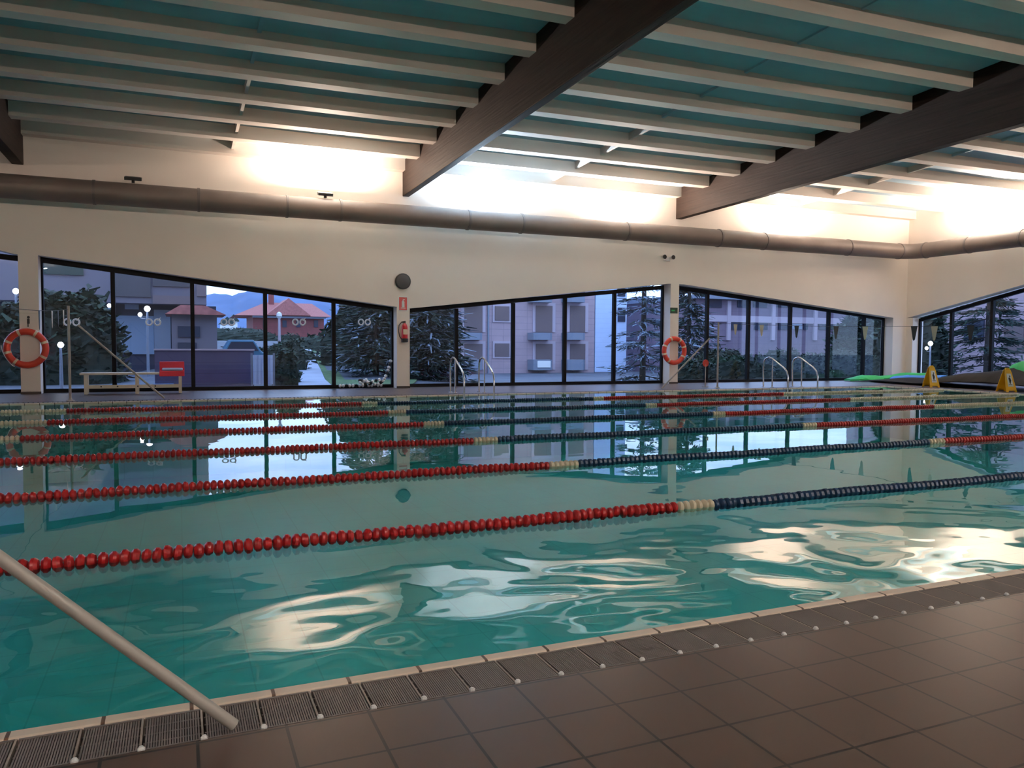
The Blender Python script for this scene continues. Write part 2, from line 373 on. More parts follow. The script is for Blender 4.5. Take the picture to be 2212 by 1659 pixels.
# windows
def window(n, x0, x1, mull, top, axis='X'):
    """x0..x1 along the wall, mull = mullion centres, top(x) = head height"""
    g = YG if axis == 'X' else XGR
    def P(x, off, z): return (x, g+off, z) if axis == 'X' else (g+off, x, z)
    def bar(d, xa, xb, o0, o1, za0, za1, zb0, zb1):
        d.hexa([P(xa, o0, za0), P(xb, o0, zb0), P(xb, o1, zb0), P(xa, o1, za0)], [P(xa, o0, za1), P(xb, o0, zb1), P(xb, o1, zb1), P(xa, o1, za1)])
    root = bpy.data.objects.new(f'window_{n}', None); COL.objects.link(root); root.location = (0, 0, 0); struct(root)
    d = MB(); bar(d, x0, x1, -.05, .05, top(x0)-.115, top(x0), top(x1)-.115, top(x1)); bar(d, x0, x1, -.05, .05, 0, .085, 0, .085)
    bar(d, x0, x0+.05, -.05, .05, .08, top(x0)-.11, .08, top(x0)-.11); bar(d, x1-.05, x1, -.05, .05, .08, top(x1)-.11, .08, top(x1)-.11)
    d.build('window_frame', m_frame, root)
    for m in mull:
        d = MB(); bar(d, m-.045, m+.045, -.06, .05, .08, top(m)-.10, .08, top(m)-.10); d.build('mullion', m_frame, root)
    e = [x0+.04]+list(mull)+[x1-.04]
    for a, b in zip(e[:-1], e[1:]):
        d = MB(); bar(d, a, b, .0, .012, .07, top(a)-.10, .07, top(b)-.10); d.build('pane', m_glass, root)
    return root
T = lambda k: (lambda x: 1.105+(win_z(x*YB/YG)-1.105)*1.0+k)
window(1, X0, -3.15, [-4.85, -6.5, -8.2], T(.0))
window(2, -2.79, 5.15, [-1.37, .30, 1.95, 3.61], T(.0))
window(3, 5.49, 13.50, [6.89, 8.56, 10.17, 11.80], T(.0))
window(4, 13.80, 22.65, [15.13, 16.74, 18.45, 20.11, 21.71], T(.0))
window(5, 11.2, 19.33, [12.4, 13.8, 15.25, 16.70, 18.10], lambda y: rz_(max(y, 11.6)), 'Y')

# ---- ventilation duct
duct = empty('ventilation_duct', (9, 19.0, 4.08), 'thick brown grey round ventilation duct along window wall turning at corner', 'duct')
RD = .25; ZD = 4.33; DYc = 19.0; DXc = 22.68
off = Vector((9, 19.0, 4.08))
pts = [Vector((X0, DYc, ZD)), Vector((22.1, DYc, ZD))]
for k in range(1, 7):
    a = math.pi/2*k/6; pts.append(Vector((22.1+.58*math.sin(a), DYc-.58+.58*math.cos(a), ZD)))
pts.append(Vector((DXc, Y0, ZD)))
MB().tube([p-off for p in pts], RD, 28).build('duct_pipe', m_duct, duct, smooth=True)
def ringat(p, t, r=RD+.014, w=.03):
    t = Vector(t); p = Vector(p)-off; MB().tube([p-t*w, p-t*w*.9, p+t*w*.9, p+t*w], [RD*.99, r, r, RD*.99], 28).build('duct_band', m_ring, duct, smooth=True)
for px in (205, 430, 620, 735, 1010, 1125, 1352, 1552, 1650, 1832):
    p = atY(px, 480, DYc); ringat((p.x, DYc, ZD), (1, 0, 0))
ringat((22.1, DYc, ZD), (1, 0, 0)); ringat((DXc, 18.42, ZD), (0, 1, 0))
for y in (16.9, 15.2, 13.6, 12.0): ringat((DXc, y, ZD), (0, 1, 0))
# wall brackets carrying the duct
for x in (-7, -3.4, 1, 5.3, 9.6, 13.7, 18):
    MB().box(Vector((x-.02, DYc+.2, ZD-.02))-off, Vector((x+.02, YB-.001, ZD+.02))-off).build('wall_bracket', m_ring, duct)

# ---- floodlights standing on the duct, aimed at the upper wall
def floodlight(x, y, z, face, color, watts, label, lit=True):
    """face: horizontal unit vector towards the wall it lights"""
    f = Vector((*face, 0)); s = Vector((-f.y, f.x, 0))
    r = empty('floodlight', (x, y, z), label, 'lamp', 'floodlights on the ventilation duct')
    n = (f*TILT+Vector((0, 0, 1))).normalized(); t = s; b = n.cross(t)
    def q(c, ht, hb, hn):
        c = Vector(c); return [c+t*i*ht+b*j*hb-n*hn for i, j in ((-1, -1), (1, -1), (1, 1), (-1, 1))], [c+t*i*ht+b*j*hb+n*hn for i, j in ((-1, -1), (1, -1), (1, 1), (-1, 1))]
    c0 = Vector((0, 0, .075))
    d = MB(); d.hexa(*q(c0, .17, .11, .035)); d.build('lamp_housing', m_black, r, bevel=.008)
    d = MB(); d.hexa(*q(c0+n*.038, .15, .09, .003)); d.build('lens', m_lens if lit else m_black, r)
    d = MB(); d.box((-.03, -.03, -.015), (.03, .03, .07)); d.build('stand', m_black, r)
    if lit:
        L = bpy.data.lights.new('lamp_light', 'AREA'); L.shape = 'RECTANGLE'; L.size = .28; L.size_y = .16; L.energy = watts; L.color = color
        o = bpy.data.objects.new('lamp_light', L); COL.objects.link(o); o.parent = r; o.location = c0+n*.05
        o.rotation_euler = (-n).to_track_quat('Z', 'Y').to_euler()
    return r
ZF = ZD+RD+.032
up = (0, 1)
floodlight(-.87, DYc, ZF, up, WARM, 0, 'unlit black floodlight on the duct, leftmost', lit=False)
floodlight(3.25, DYc, ZF, up, WARM, LAMP_W, 'warm lit floodlight on the duct, left of the middle beam')
floodlight(7.45, DYc+.36, ZF-.13, up, COOL, LAMP_W*1.9, 'cool white lit floodlight on the duct, just right of the middle beam')
floodlight(11.6, DYc+.36, ZF-.13, up, WARM, LAMP_W*1.1, 'warm lit floodlight on the duct, just left of the upper right beam')
floodlight(17.6, DYc+.36, ZF-.13, up, WARM, LAMP_W*1.2, 'warm lit floodlight on the duct, between the upper right beam and the corner')
floodlight(DXc+.34, 16.3, ZF-.13, (1, 0), WARM, LAMP_W*1.4, 'warm lit floodlight on the duct along the right wall')
for x in (-6, 3.2, 11.6, 19):      # unseen lamps added on the near wall to brighten hall and ceiling
    r_ = floodlight(x, Y0+.65, 4.6, (0, -1), WARM, LAMP_W*NEAR_FILL, 'added unseen fill floodlight high on the near wall behind the viewer')
    MB().box((-.02, -.649, -.05), (.02, -.02, -.015)).build('fill_lamp_arm', m_black, r_)

# ================================================================= LANE ROPES
ropeY = [4.483+2.037*i for i in range(6)]
bnd = [(-6.7, m_cream, 'cream'), (-1.75, m_red, 'red'), (3.19, m_cream, 'cream'), (3.46, m_blue, 'blue'), (8.16, m_cream, 'cream'), (8.42, m_red, 'red'), (13.35, m_cream, 'cream'), (18.9, None, '')]
FS = .051
def float_bm(seg=12): return MB().lathe([(.012, -.024), (.026, -.022), (.041, -.010), (.042, .006), (.030, .021), (.012, .024)], (0, 0, 0), 'X', seg)
fmesh = {}
for m, n in ((m_red, 'red'), (m_blue, 'blue'), (m_cream, 'cream')):
    o = float_bm().build('float', m, smooth=True); fmesh[n] = o.data; bpy.data.objects.remove(o)
where = ['nearest the brown tiled deck', 'second from the brown tiled deck', 'third from the brown tiled deck', 'third from the windows', 'second from the windows', 'nearest the windows']
for k, y in enumerate(ropeY):
    root = empty('lane_rope', (6, y, -.008), 'lane rope of red, cream and blue floats, '+where[k], 'lane rope', 'six lane ropes across the pool')
    MB().tube([(-12.78, 0, 0), (12.98, 0, 0)], .006, 6).build('cable', m_steel, root)
    xs_ = []; x = -6.65
    while x < 18.88:
        for (a, m, n), (b, _, _) in zip(bnd[:-1], bnd[1:]):
            if a <= x < b: xs_.append((x, n))
        x += FS
    near = sorted((q for q in xs_ if q[0]/y > -.32), key=lambda q: q[0]**2+y*y)[:100]; near = set(q[0] for q in near)
    rest = MB(); names = ['red', 'blue', 'cream']; rnd = random.Random(k)
    for x, n in xs_:
        dz = .004*math.sin(x*3+k)+rnd.uniform(-.003, .003)
        if k == 0 and n == 'blue': dz -= .003
        if x in near:
            f = bpy.data.objects.new('float', fmesh[n]); COL.objects.link(f); f.parent = root; f.location = (x-6, rnd.uniform(-.005, .005), dz); sc_ = rnd.uniform(.90, 1.04); f.scale = (1, sc_, sc_)
            f.rotation_euler = (0, rnd.uniform(-.2, .2), rnd.uniform(-.25, .25))
            f['label'] = n+' disc float'
        else:
            rest.m = names.index(n); rest.lathe([(.020, -.024), (.038, -.013), (.038, .013), (.020, .024)], (x-6, 0, dz), 'X', 8)
    o = rest.build('float_run', [m_red, m_blue, m_cream], root, smooth=True); o['kind'] = 'stuff'; o['label'] = 'run of red, blue and cream disc floats'

# ================================================================= THINGS ON THE WINDOW WALL
def buoy(x, z, label, rope=True):
    r = empty('lifebuoy', (x, YB-.09, z), label, 'lifebuoy', 'ring buoys on the columns')
    R_, q = .36, .07
    pts = [(R_*math.cos(a), 0, R_*math.sin(a)) for a in (2*math.pi*i/40 for i in range(40))]
    MB().tube(pts, q, 12, closed=True).build('ring', m_orange, r, smooth=True)
    for a0 in (.35, 1.05, 1.95, 2.75, 3.4, 4.1, 5.75):
        p = [(R_*math.cos(a), 0, R_*math.sin(a)) for a in (a0-.07, a0, a0+.07)]
        MB().tube(p, q+.004, 12).build('reflective_band', m_cream, r, smooth=True)['label'] = 'cream band'
    if rope:
        p = [((R_+.09+.03*math.sin(3*a))*math.cos(a), -.02, (R_+.09)*math.sin(a)) for a in [3.0+i*.12 for i in range(11)]]
        MB().tube(p, .008, 6).build('grab_rope', m_white, r)
    MB().box((-.03, .06, R_-.04), (.03, .089, R_+.07)).build('wall_hook', m_black, r)
    return r
buoy(-3.02, .99, 'orange red lifebuoy with cream bands hanging on the left column')
buoy(13.60, .99, 'orange red lifebuoy with cream bands hanging on the right column', False)
# notice above the left buoy
r = empty('notice_board', (-2.98, YB-.012, 1.57), 'pale rectangular notice with dark figure above left lifebuoy', 'sign')
MB().box((-.16, 0, -.12), (.16, .011, .17)).build('panel', m_plaster, r); MB().box((-.16, -.004, .17), (.16, .011, .185)).build('top_edge', m_bench, r)
d = MB(); d.lathe([(.001, -.003), (.028, -.003), (.028, 0)], (0, -.001, .09), 'Y', 12); d.box((-.028, -.004, -.05), (.022, -.001, .06)); d.box((-.02, -.004, -.12), (.0, -.001, -.05)); d.build('figure', m_black, r)
# speaker
r = empty('wall_speaker', (5.30, YB-.06, 2.74), 'round dark grey loudspeaker on the wall above the middle column', 'speaker')
MB().lathe([(.19, .059), (.205, .03), (.205, .0), (.19, -.02)], (0, 0, 0), 'Y', 28).build('speaker_case', m_black, r, smooth=True)
MB().lathe([(.18, -.018), (.14, -.035), (.06, -.045), (.01, -.047)], (0, 0, 0), 'Y', 28).build('grille', mat('grey_mesh_grille', (.06, .055, .055), .7), r, smooth=True)
# fire extinguisher sign
r = empty('fire_sign', (5.31, YB-.012, 2.17), 'red sign with white extinguisher symbol on the middle column', 'sign')
MB().box((-.125, 0, -.19), (.125, .011, .19)).build('sign_border', m_white, r); MB().box((-.105, -.003, -.165), (.105, 0, .165)).build('sign_face', m_extred, r)
d = MB(); d.prism([(-.035, -.006, -.09), (.035, -.006, -.09), (.035, -.006, .05), (.015, -.006, .085), (-.015, -.006, .085), (-.035, -.006, .05)], (0, .003, 0))
d.box((-.008, -.006, .085), (.008, -.003, .11)); d.box((-.008, -.006, .10), (.045, -.003, .112)); d.prism([(-.06, -.006, -.12), (.06, -.006, -.12), (.06, -.006, -.105), (-.06, -.006, -.105)], (0, .003, 0)); d.build('extinguisher_symbol', m_white, r)
# fire extinguisher
r = empty('fire_extinguisher', (5.33, YB-.095, 1.21), 'red fire extinguisher with black hose and foot on the middle column', 'fire extinguisher')
MB().lathe([(.05, .02), (.078, .03), (.08, .08), (.08, .36), (.06, .42), (.025, .455), (.02, .47)], (0, 0, 0), 'Z', 18).build('cylinder', m_extred, r, smooth=True)
MB().lathe([(.07, -.03), (.088, -.02), (.088, .06), (.075, .075)], (0, 0, 0), 'Z', 18).build('foot', m_black, r, smooth=True)
d = MB(); d.box((-.02, -.02, .455), (.02, .02, .50)); d.hexa([(-.09, -.012, .49), (.02, -.012, .50), (.02, .012, .50), (-.09, .012, .49)], [(-.09, -.012, .50), (.02, -.012, .52), (.02, .012, .52), (-.09, .012, .50)]); d.build('valve_handle', m_black, r)
MB().tube([(-.02, -.01, .48), (-.10, -.02, .47), (-.155, -.02, .40), (-.165, -.02, .25), (-.14, -.02, .12), (-.09, -.02, .05)], .012, 8).build('hose', m_black, r, smooth=True)
MB().box((-.06, -.082, .17), (.055, -.079, .30)).build('instruction_label', m_cream, r)
MB().box((-.03, .06, .25), (.03, .094, .33)).build('wall_bracket', m_black, r)
# twin emergency lamp
r = empty('emergency_light', (13.33, YB-.06, 3.70), 'small white twin-headed emergency light high above the right column', 'lamp')
MB().box((-.10, 0, -.06), (.10, .059, .06)).build('light_body', m_white, r, bevel=.01)
for sx_ in (-1, 1):
    h = MB().lathe([(.03, .03), (.055, .0), (.075, -.05), (.075, -.06)], (sx_*.15, -.02, .05), 'Y', 16).build('lamp_head', m_white, r, smooth=True)
    MB().lathe([(.066, -.0625), (.066, -.060)], (sx_*.15, -.02, .05), 'Y', 16).build('lamp_face', m_black, h)
# exit-type sign
r = empty('small_green_sign', (13.62, YB-.012, 2.19), 'small dark green sign above the lifebuoy on the right column', 'sign')
MB().box((-.13, 0, -.085), (.13, .011, .085)).build('panel', m_dgreen, r)
MB().box((-.09, -.003, -.02), (.03, 0, .02)).build('arrow', m_green, r)

# ================================================================= WINDOW STICKERS
def goggles(x, z):
    r = MB()
    yy_ = YG-.006
    for s_ in (-1, 1):
        c = (x+s_*.088, yy_, z)
        pts = [(c[0]+.064*math.cos(a), yy_, z+.07*math.sin(a)) for a in (2*math.pi*i/18 for i in range(18))]
        r.tube(pts, .019, 6, closed=True)
    r.hexa([(x+.085, yy_, z+.045), (x+.105, yy_, z+.035), (x+.105, yy_+.004, z+.035), (x+.085, yy_+.004, z+.045)], [(x+.15, yy_, z+.115), (x+.165, yy_, z+.105), (x+.165, yy_+.004, z+.105), (x+.15, yy_+.004, z+.115)])
    return r
nm = ['second', 'third', 'fourth', 'fifth', 'sixth']
for i, px in enumerate((155, 331, 492, 646, 787)):
    p = atY(px, 693 if i < 2 else 699, YG)
    z = 1.78
    tag(goggles(p.x, atY(px, 696, YG).z).build('window_sticker', m_decal, smooth=True), 'white two-ring sticker on the '+nm[i]+' glass pane from the left', 'sticker', 'two-ring stickers on the left window')

# ================================================================= BACKSTROKE FLAG STANDS
def stand(x, y, sgn, label, strut, ztop=1.82):
    r = empty('flag_stand', (x, y, 0), label, 'stand', 'backstroke flag stands')
    MB().tube([(0, 0, .004), (0, 0, ztop)], .024, 12).build('post', m_alu, r, smooth=True)
    MB().lathe([(.075, .001), (.075, .012), (.035, .03), (.03, .06)], (0, 0, 0), 'Z', 16).build('base_flange', m_alu, r, smooth=True)
    a, b, rad = strut; a = Vector(a)-Vector((x, y, 0)); b = Vector(b)-Vector((x, y, 0))
    MB().tube([a, a+(b-a)*.02, b], rad, 14).build('diagonal_strut', m_alu, r, smooth=True)
    return r
sF = atY(168, 702, 17.0); sG = atY(355, 861, 17.0); sG.z = .02
stand(-1.93, 17.0, 1, 'far left grey flag stand with diagonal strut beside the bench', (sG, sF, .020))
p0 = atY(507, 1585, 2.3); p0.z = .022; q0 = atY(0, 1205, 2.33); dr = (q0-p0); k = (-1.93-p0.x)/dr.x; q0 = p0+dr*k
stand(-1.93, q0.y, 1, 'near left flag stand, its grey diagonal strut crossing the bottom left corner', (p0, q0, .0165), ztop=max(1.82, q0.z+.05))
sF = atY(1533, 731, 17.2); sG = atY(1455, 812, 17.2); dr = sG-sF; sG = sF+dr*((sF.z-.02)/(-dr.z))
stand(13.40, 17.2, -1, 'far right grey flag stand with diagonal strut beside the right lifebuoy', (sG, sF, .022), ztop=1.78)
stand(13.40, 1.2, -1, 'near right flag stand on the brown tiles, out of view', ((12, 1.2, .02), (13.0, 1.2, 1.35), .022), ztop=1.78)
def flagline(x, ya, yb, ys, label, lightfirst):
    r = empty('flag_line', (x, ya, 1.7), label, 'flag line', 'backstroke flag lines')
    def zz(y): t = (y-ya)/(yb-ya); return 1.75-.22*4*t*(1-t)
    ya2 = .028*(1 if yb > ya else -1); n = 24; MB().tube([(0, min(max((yb-ya)*i/n, min(ya2, yb-ya-ya2)), max(ya2, yb-ya-ya2)), zz(ya+(yb-ya)*i/n)-1.7) for i in range(n+1)], .004, 6).build('cord', m_black, r)
    for i, (y, m) in enumerate(ys):
        t = zz(y)-1.7-.003; y -= ya
        o = MB().prism([(0, y-.075, t), (0, y+.075, t), (0, y+.025, t-.26), (0, y, t-.29), (0, y-.025, t-.26)], (.004, 0, 0)).build('pennant', m, r)
        o['label'] = 'cream pennant' if m is m_cream else 'black pennant'
flagline(13.40, 17.2, 1.2, [(16.5, m_cream), (15.5, m_cream), (14.3, m_black), (13.1, m_black), (12.3, m_cream), (11.1, m_black), (10.65, m_cream), (9.9, m_black), (8.8, m_cream), (7.6, m_black), (6.4, m_cream), (5.2, m_black), (4, m_cream)], 'sagging line of black and cream pennants over the right end of pool', 1)
flagline(-1.93, 17.0, q0.y, [(16.3, m_cream), (15.6, m_black), (14.9, m_cream), (13.6, m_black)], 'line of pennants leaving the picture at the left edge', 1)

# ================================================================= BENCH AND SWIM GEAR
bx0, bx1, by0, by1 = -1.98, .08, 19.05, 19.40
r = empty('bench', ((bx0+bx1)/2, (by0+by1)/2, 0), 'long cream slatted bench with lower shelf by the left window', 'bench')
ox, oy = (bx0+bx1)/2, (by0+by1)/2; hx = (bx1-bx0)/2; hy = (by1-by0)/2
for i in range(4):
    y = -hy+i*.092; MB().box((-hx, y, .42), (hx, y+.075, .465)).build('seat_slat', m_bench, r, bevel=.005)
for x in (-hx+.08, .05, hx-.1):
    for y in (-hy+.01, hy-.05): MB().box((x, y, 0), (x+.065, y+.04, .419)).build('leg', m_bench, r)
for i in range(3): MB().box((-hx+.13, -hy+.012+i*.11, .13), (hx-.10, -hy+.09+i*.11, .155)).build('shelf_slat', m_bench, r)
d = MB(); d.box((-hx+.125, -hy+.0, .125), (hx-.055, -hy+.012, .20)); o = d.build('shelf_rail', m_bench, r)
for x in (-.62, -.3, .1, .45): MB().lathe([(.016, 0), (.016, -.006)], (x, -hy, .165), 'Y', 10).build('rail_bolt', m_black, o)
a = atY(345, 812, 19.3); b = atY(398, 781, 19.3)
d = MB(); d.box((a.x, 19.24, .468), (b.x, 19.40, b.z)); d.box((a.x, 18.99, a.z), (b.x, 19.04, .50)); d.box((a.x, 19.0, .468), (b.x, 19.26, .50))
tag(d.build('swim_bag', m_redp, bevel=.012), 'red fabric bag on the right end of the bench, flap hanging over front', 'bag')
r2 = MB(); r2.box((a.x+.05, 19.04, .503), (b.x-.03, 19.22, .565)); tag(r2.build('folded_towel', mat('pale_blue_cloth', (.40, .55, .85), .8), bevel=.03), 'pale blue folded towel lying on the red bag on the bench', 'towel')
d = MB(); d.box((-.55, 19.09, .157), (.0-.12, 19.36, .20)); tag(d.build('swim_float', m_lblue, bevel=.015), 'blue foam float lying on the lower shelf of the bench', 'float')

# ================================================================= POOL LADDERS
def ladder(x0, x1, lab):
    r = empty('pool_ladder', (x0, 16.9, 0), lab, 'ladder', 'steel pool ladders at the far edge')
    for x in (0, x1-x0):
        pts = [(17.40, 0), (17.42, .45), (17.40, .70), (17.34, .79), (17.2, .83), (17.08, .80), (16.62, .56), (16.50, .46), (16.44, .30), (16.44, .05), (16.44, -.5), (16.44, -.95)]
        f = []
        for i in range(len(pts)-1):
            for t in (0, .5): f.append((pts[i][0]*(1-t)+pts[i+1][0]*t, pts[i][1]*(1-t)+pts[i+1][1]*t))
        MB().tube([(x, y-16.9, z) for y, z in f], .022, 10).build('handrail', m_steel, r, smooth=True)
        MB().tube([(x+.0, 17.05-16.9, 0), (x, 17.05-16.9, .76)], .018, 8).build('upright', m_steel, r, smooth=True)
        for y in (17.40, 17.05): MB().lathe([(.05, .001), (.05, .012), (.03, .02)], (x, y-16.9, 0), 'Z', 12).build('foot_flange', m_steel, r)
    for z in (-.25, -.55, -.85): MB().box((0, 16.39-16.9, z-.015), (x1-x0, 16.49-16.9, z+.015)).build('step', m_steel, r)
ladder(5.86, 6.58, 'polished steel pool ladder near the middle column')
ladder(15.15, 16.2, 'polished steel pool ladder in front of the right window')
# slim sign post between them
p = atZ(1548, 838); r = empty('small_round_sign', (p.x, p.y+.5, 0), 'small red disc on a thin grey post beside right flag stand', 'sign')
MB().tube([(0, 0, .002), (0, 0, .62)], .014, 8).build('post', m_alu, r); MB().lathe([(.10, -.01), (.10, .01)], (0, 0, .66), 'Y', 18).build('disc', m_orange, r); MB().lathe([(.09, .001), (.09, .02)], (0, 0, 0), 'Z', 14).build('foot', m_alu, r)

# ================================================================= COILED BEAD LINE BY THE MIDDLE COLUMN
d = MB(); b2 = MB()
path = []
for i in range(150):
    t = i/149
    if t < .35: u = t/.35; path.append((3.72+1.05*u, 19.72+.02*math.sin(9*u), .075+.0*u))
    elif t < .72: u = (t-.35)/.37; path.append((4.75-.62*math.sin(u*9)*.5-.25, 19.66+.05*math.cos(u*11), .09+.13*abs(math.sin(u*8))))
    else: u = (t-.72)/.28; path.append((4.72+.36*u**.8, 19.70+.2*u, .14+.62*u**1.5))
r = empty('bead_line', (4.4, 19.7, 0), 'heap of white and black beads on a line by the middle column', 'bead line')
off2 = Vector((4.4, 19.7, 0)); last = None; cnt = 0; L_ = []
for q in path:
    q = Vector(q)
    if last is None or (q-last).length > .075:
        L_.append(q); last = q
MB().tube([q-off2 for q in L_], .008, 5).build('cord', m_black, r)
bw = MB().lathe([(.01, -.036), (.038, -.024), (.046, 0), (.038, .024), (.01, .036)], (0, 0, 0), 'X', 8).build('bead', m_decal, smooth=True); bb_ = bw.data; bpy.data.objects.remove(bw)
bw = MB().lathe([(.01, -.036), (.038, -.024), (.046, 0), (.038, .024), (.01, .036)], (0, 0, 0), 'X', 8).build('bead', m_black, smooth=True); bk_ = bw.data; bpy.data.objects.remove(bw)
for i, q in enumerate(L_[:98]):
    o = bpy.data.objects.new('bead', bk_ if i % 3 == 2 else bb_); COL.objects.link(o); o.parent = r; o.location = q-off2
    t = (L_[min(i+1, len(L_)-1)]-L_[max(i-1, 0)]); o.rotation_euler = t.to_track_quat('X', 'Z').to_euler()

# ================================================================= CAUTION SIGNS AND MATS ON THE RIGHT DECK
def caution(x, y, rz, lab):
    r = empty('wet_floor_sign', (x, y, 0), lab, 'caution sign', 'yellow caution signs on the right deck', rz)
    H = .60
    for s_ in (-1, 1):
        yb, yt = -s_*.20, -s_*.018
        outline = [(-.145, 0), (-.085, 0), (-.075, .035), (.075, .035), (.085, 0), (.145, 0), (.135, .12), (.095, .48), (.075, .57), (.04, H), (-.04, H), (-.075, .57), (-.095, .48), (-.135, .12)]
        P_ = [(x_, yb+(yt-yb)*z_/H, z_) for x_, z_ in outline]
        o = MB().prism(P_, (0, s_*.012, 0)).build('sign_panel', m_yellow, r)
        n = Vector((0, -s_, .25)).normalized()
        def on(x_, z_, e): return Vector((x_, yb+(yt-yb)*z_/H, z_))+Vector((0, -s_*e, 0))
        MB().prism([on(-.075, .14, .001), on(.075, .14, .001), on(.06, .47, .001), on(-.06, .47, .001)], (0, -s_*.003, 0)).build('white_field', m_white, o)
        f = MB(); f.prism([on(-.02, .22, .005), on(.0, .2, .005), on(.035, .30, .005), on(.015, .38, .005), on(-.03, .36, .005)], (0, -s_*.002, 0))
        f.prism([on(.0, .385, .005), on(.03, .385, .005), on(.03, .42, .005), on(.0, .42, .005)], (0, -s_*.002, 0))
        f.prism([on(-.05, .18, .005), on(.045, .18, .005), on(.045, .195, .005), on(-.05, .195, .005)], (0, -s_*.002, 0)); f.build('slipping_figure', m_black, o)
    MB().box((-.045, -.03, H-.03), (.045, .03, H+.015)).build('hinge_cap', m_yellow, r, bevel=.01)
    return r
c1 = atZ(2003, 838); c2 = atZ(2163, 848)
RZ = -.3
caution(19.75, 15.75, RZ, 'yellow wet floor sign on the right deck, left of the pair')
caution(19.62, 13.45, RZ, 'yellow wet floor sign on the right deck, right of the pair')
def sheet(name, m, label, cat, pts, wid, th, bump_=.03, seed=1, group=None):
    """a long floppy mat following pts (x, y, z of its underside), width wid across"""
    rnd = random.Random(seed); ph = [rnd.uniform(0, 6) for _ in range(4)]
    P_ = [Vector(p) for p in pts]; n = len(P_)-1
    def fn(u, v):
        s_ = u*n; i = min(int(s_), n-1); t = s_-i; t = t*t*(3-2*t); c = P_[i]*(1-t)+P_[i+1]*t
        dirv = (P_[i+1]-P_[i]); dirv.z = 0; dirv.normalize(); nrm = Vector((-dirv.y, dirv.x, 0))
        edge = 1-abs(2*v-1)**3
        z = c.z*(.35+.65*edge)+bump_*(math.sin(9*u+ph[0]+3*v)*math.sin(5*v+ph[1])+.5*math.sin(21*u+ph[2])*math.sin(8*v+ph[3]))*min(1, c.z*8)
        return (c.x+nrm.x*(v-.5)*wid, c.y+nrm.y*(v-.5)*wid, max(z, .004)+th)
    o = MB().grid(fn, 60, 16, thick=th).build(name, m, smooth=True)
    return tag(o, label, cat, group)
sheet('folded_cover', m_tarp, 'dark crumpled cover sheet heaped along the right deck by the window', 'cover', [(21.9, 18.9, .07), (21.5, 17.6, .14), (21.3, 16.4, .16), (21.2, 15.2, .40), (21.1, 14.2, .58), (21.0, 13.0, .40), (21.0, 11.5, .28), (21.0, 9.5, .25)], 2.3, .02, .05, 3)
sheet('exercise_mat', m_lblue, 'bright blue foam mat on the dark cover below the corner column', 'mat', [(21.6, 18.5, .14), (21.35, 17.9, .19), (21.1, 17.0, .23), (21.0, 16.3, .24)], .45, .05, .015, 5, 'foam mats')
sheet('exercise_mat', m_green, 'green foam mat with curled end lying beside the corner column', 'mat', [(20.3, 19.3, .03), (20.8, 19.1, .14), (21.4, 18.95, .13), (22.0, 18.7, .21), (22.4, 18.0, .22)], .45, .055, .03, 6, 'foam mats')
sheet('exercise_mat', m_green, 'green foam mat bent over the heap at the right edge', 'mat', [(21.3, 14.35, .60), (21.15, 14.0, .74), (21.0, 13.5, .66), (20.9, 12.9, .52), (20.9, 12.0, .44), (20.9, 10.5, .42)], .6, .07, .02, 8, 'foam mats')

# ================================================================= OUTSIDE
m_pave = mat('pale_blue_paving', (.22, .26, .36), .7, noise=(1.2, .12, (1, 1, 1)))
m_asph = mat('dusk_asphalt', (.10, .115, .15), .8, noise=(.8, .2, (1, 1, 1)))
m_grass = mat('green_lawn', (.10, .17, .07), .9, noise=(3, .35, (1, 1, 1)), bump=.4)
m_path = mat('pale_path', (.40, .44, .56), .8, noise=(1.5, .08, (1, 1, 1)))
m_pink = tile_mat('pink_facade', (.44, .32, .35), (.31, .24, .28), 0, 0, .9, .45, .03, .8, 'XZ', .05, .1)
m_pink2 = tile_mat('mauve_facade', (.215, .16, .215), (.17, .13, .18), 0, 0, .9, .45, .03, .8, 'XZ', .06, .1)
m_frame2 = mat('pale_window_surround', (.50, .41, .47), .7)
m_shut = mat('brown_roller_shutter', (.16, .115, .12), .6)
m_rail = mat('grey_blue_balcony', (.22, .25, .32), .6)
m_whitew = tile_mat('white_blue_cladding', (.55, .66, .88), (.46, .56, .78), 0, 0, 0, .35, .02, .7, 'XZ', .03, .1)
m_bldark = mat('dark_brown_grey_render', (.085, .075, .082), .8, noise=(.5, .15, (1, 1, 1)))
m_blmid = mat('grey_mauve_render', (.16, .14, .17), .8, noise=(.5, .1, (1, 1, 1)))
m_blue_g = mat('dark_blue_glazing', (.018, .026, .055), .45)
m_ltpan = mat('pale_blue_panel', (.20, .26, .36), .6)
m_purple = tile_mat('purple_fence_boards', (.085, .075, .15), (.06, .052, .11), 0, 0, 0, .3, .02, .6, 'XZ', .08, .2)
m_brick = tile_mat('red_brick', (.24, .060, .060), (.16, .05, .05), 0, 0, .6, .25, .03, .8, 'XZ', .12, .2)
m_roof = mat('terracotta_roof', (.40, .135, .12), .8, noise=(2, .2, (3, 3, 3)))
m_mount = mat('haze_tinted_forest_slope', (.075, .135, .27), .9, noise=(.01, .25, (1, 1, 1)))  # distance haze is painted into the blue of the slopes
m_bark = mat('dark_bark', (.05, .04, .035), .9)
m_leafd = mat('dark_conifer_green', (.018, .042, .036), .7)
m_leafm = mat('mid_green_leaf', (.028, .058, .034), .7)
m_leafl = mat('pale_blue_needles', (.26, .34, .46), .6)
m_hedge = mat('hedge_green', (.016, .030, .020), .7)
m_carw = mat('blue_car_paint', (.03, .14, .25), .3)

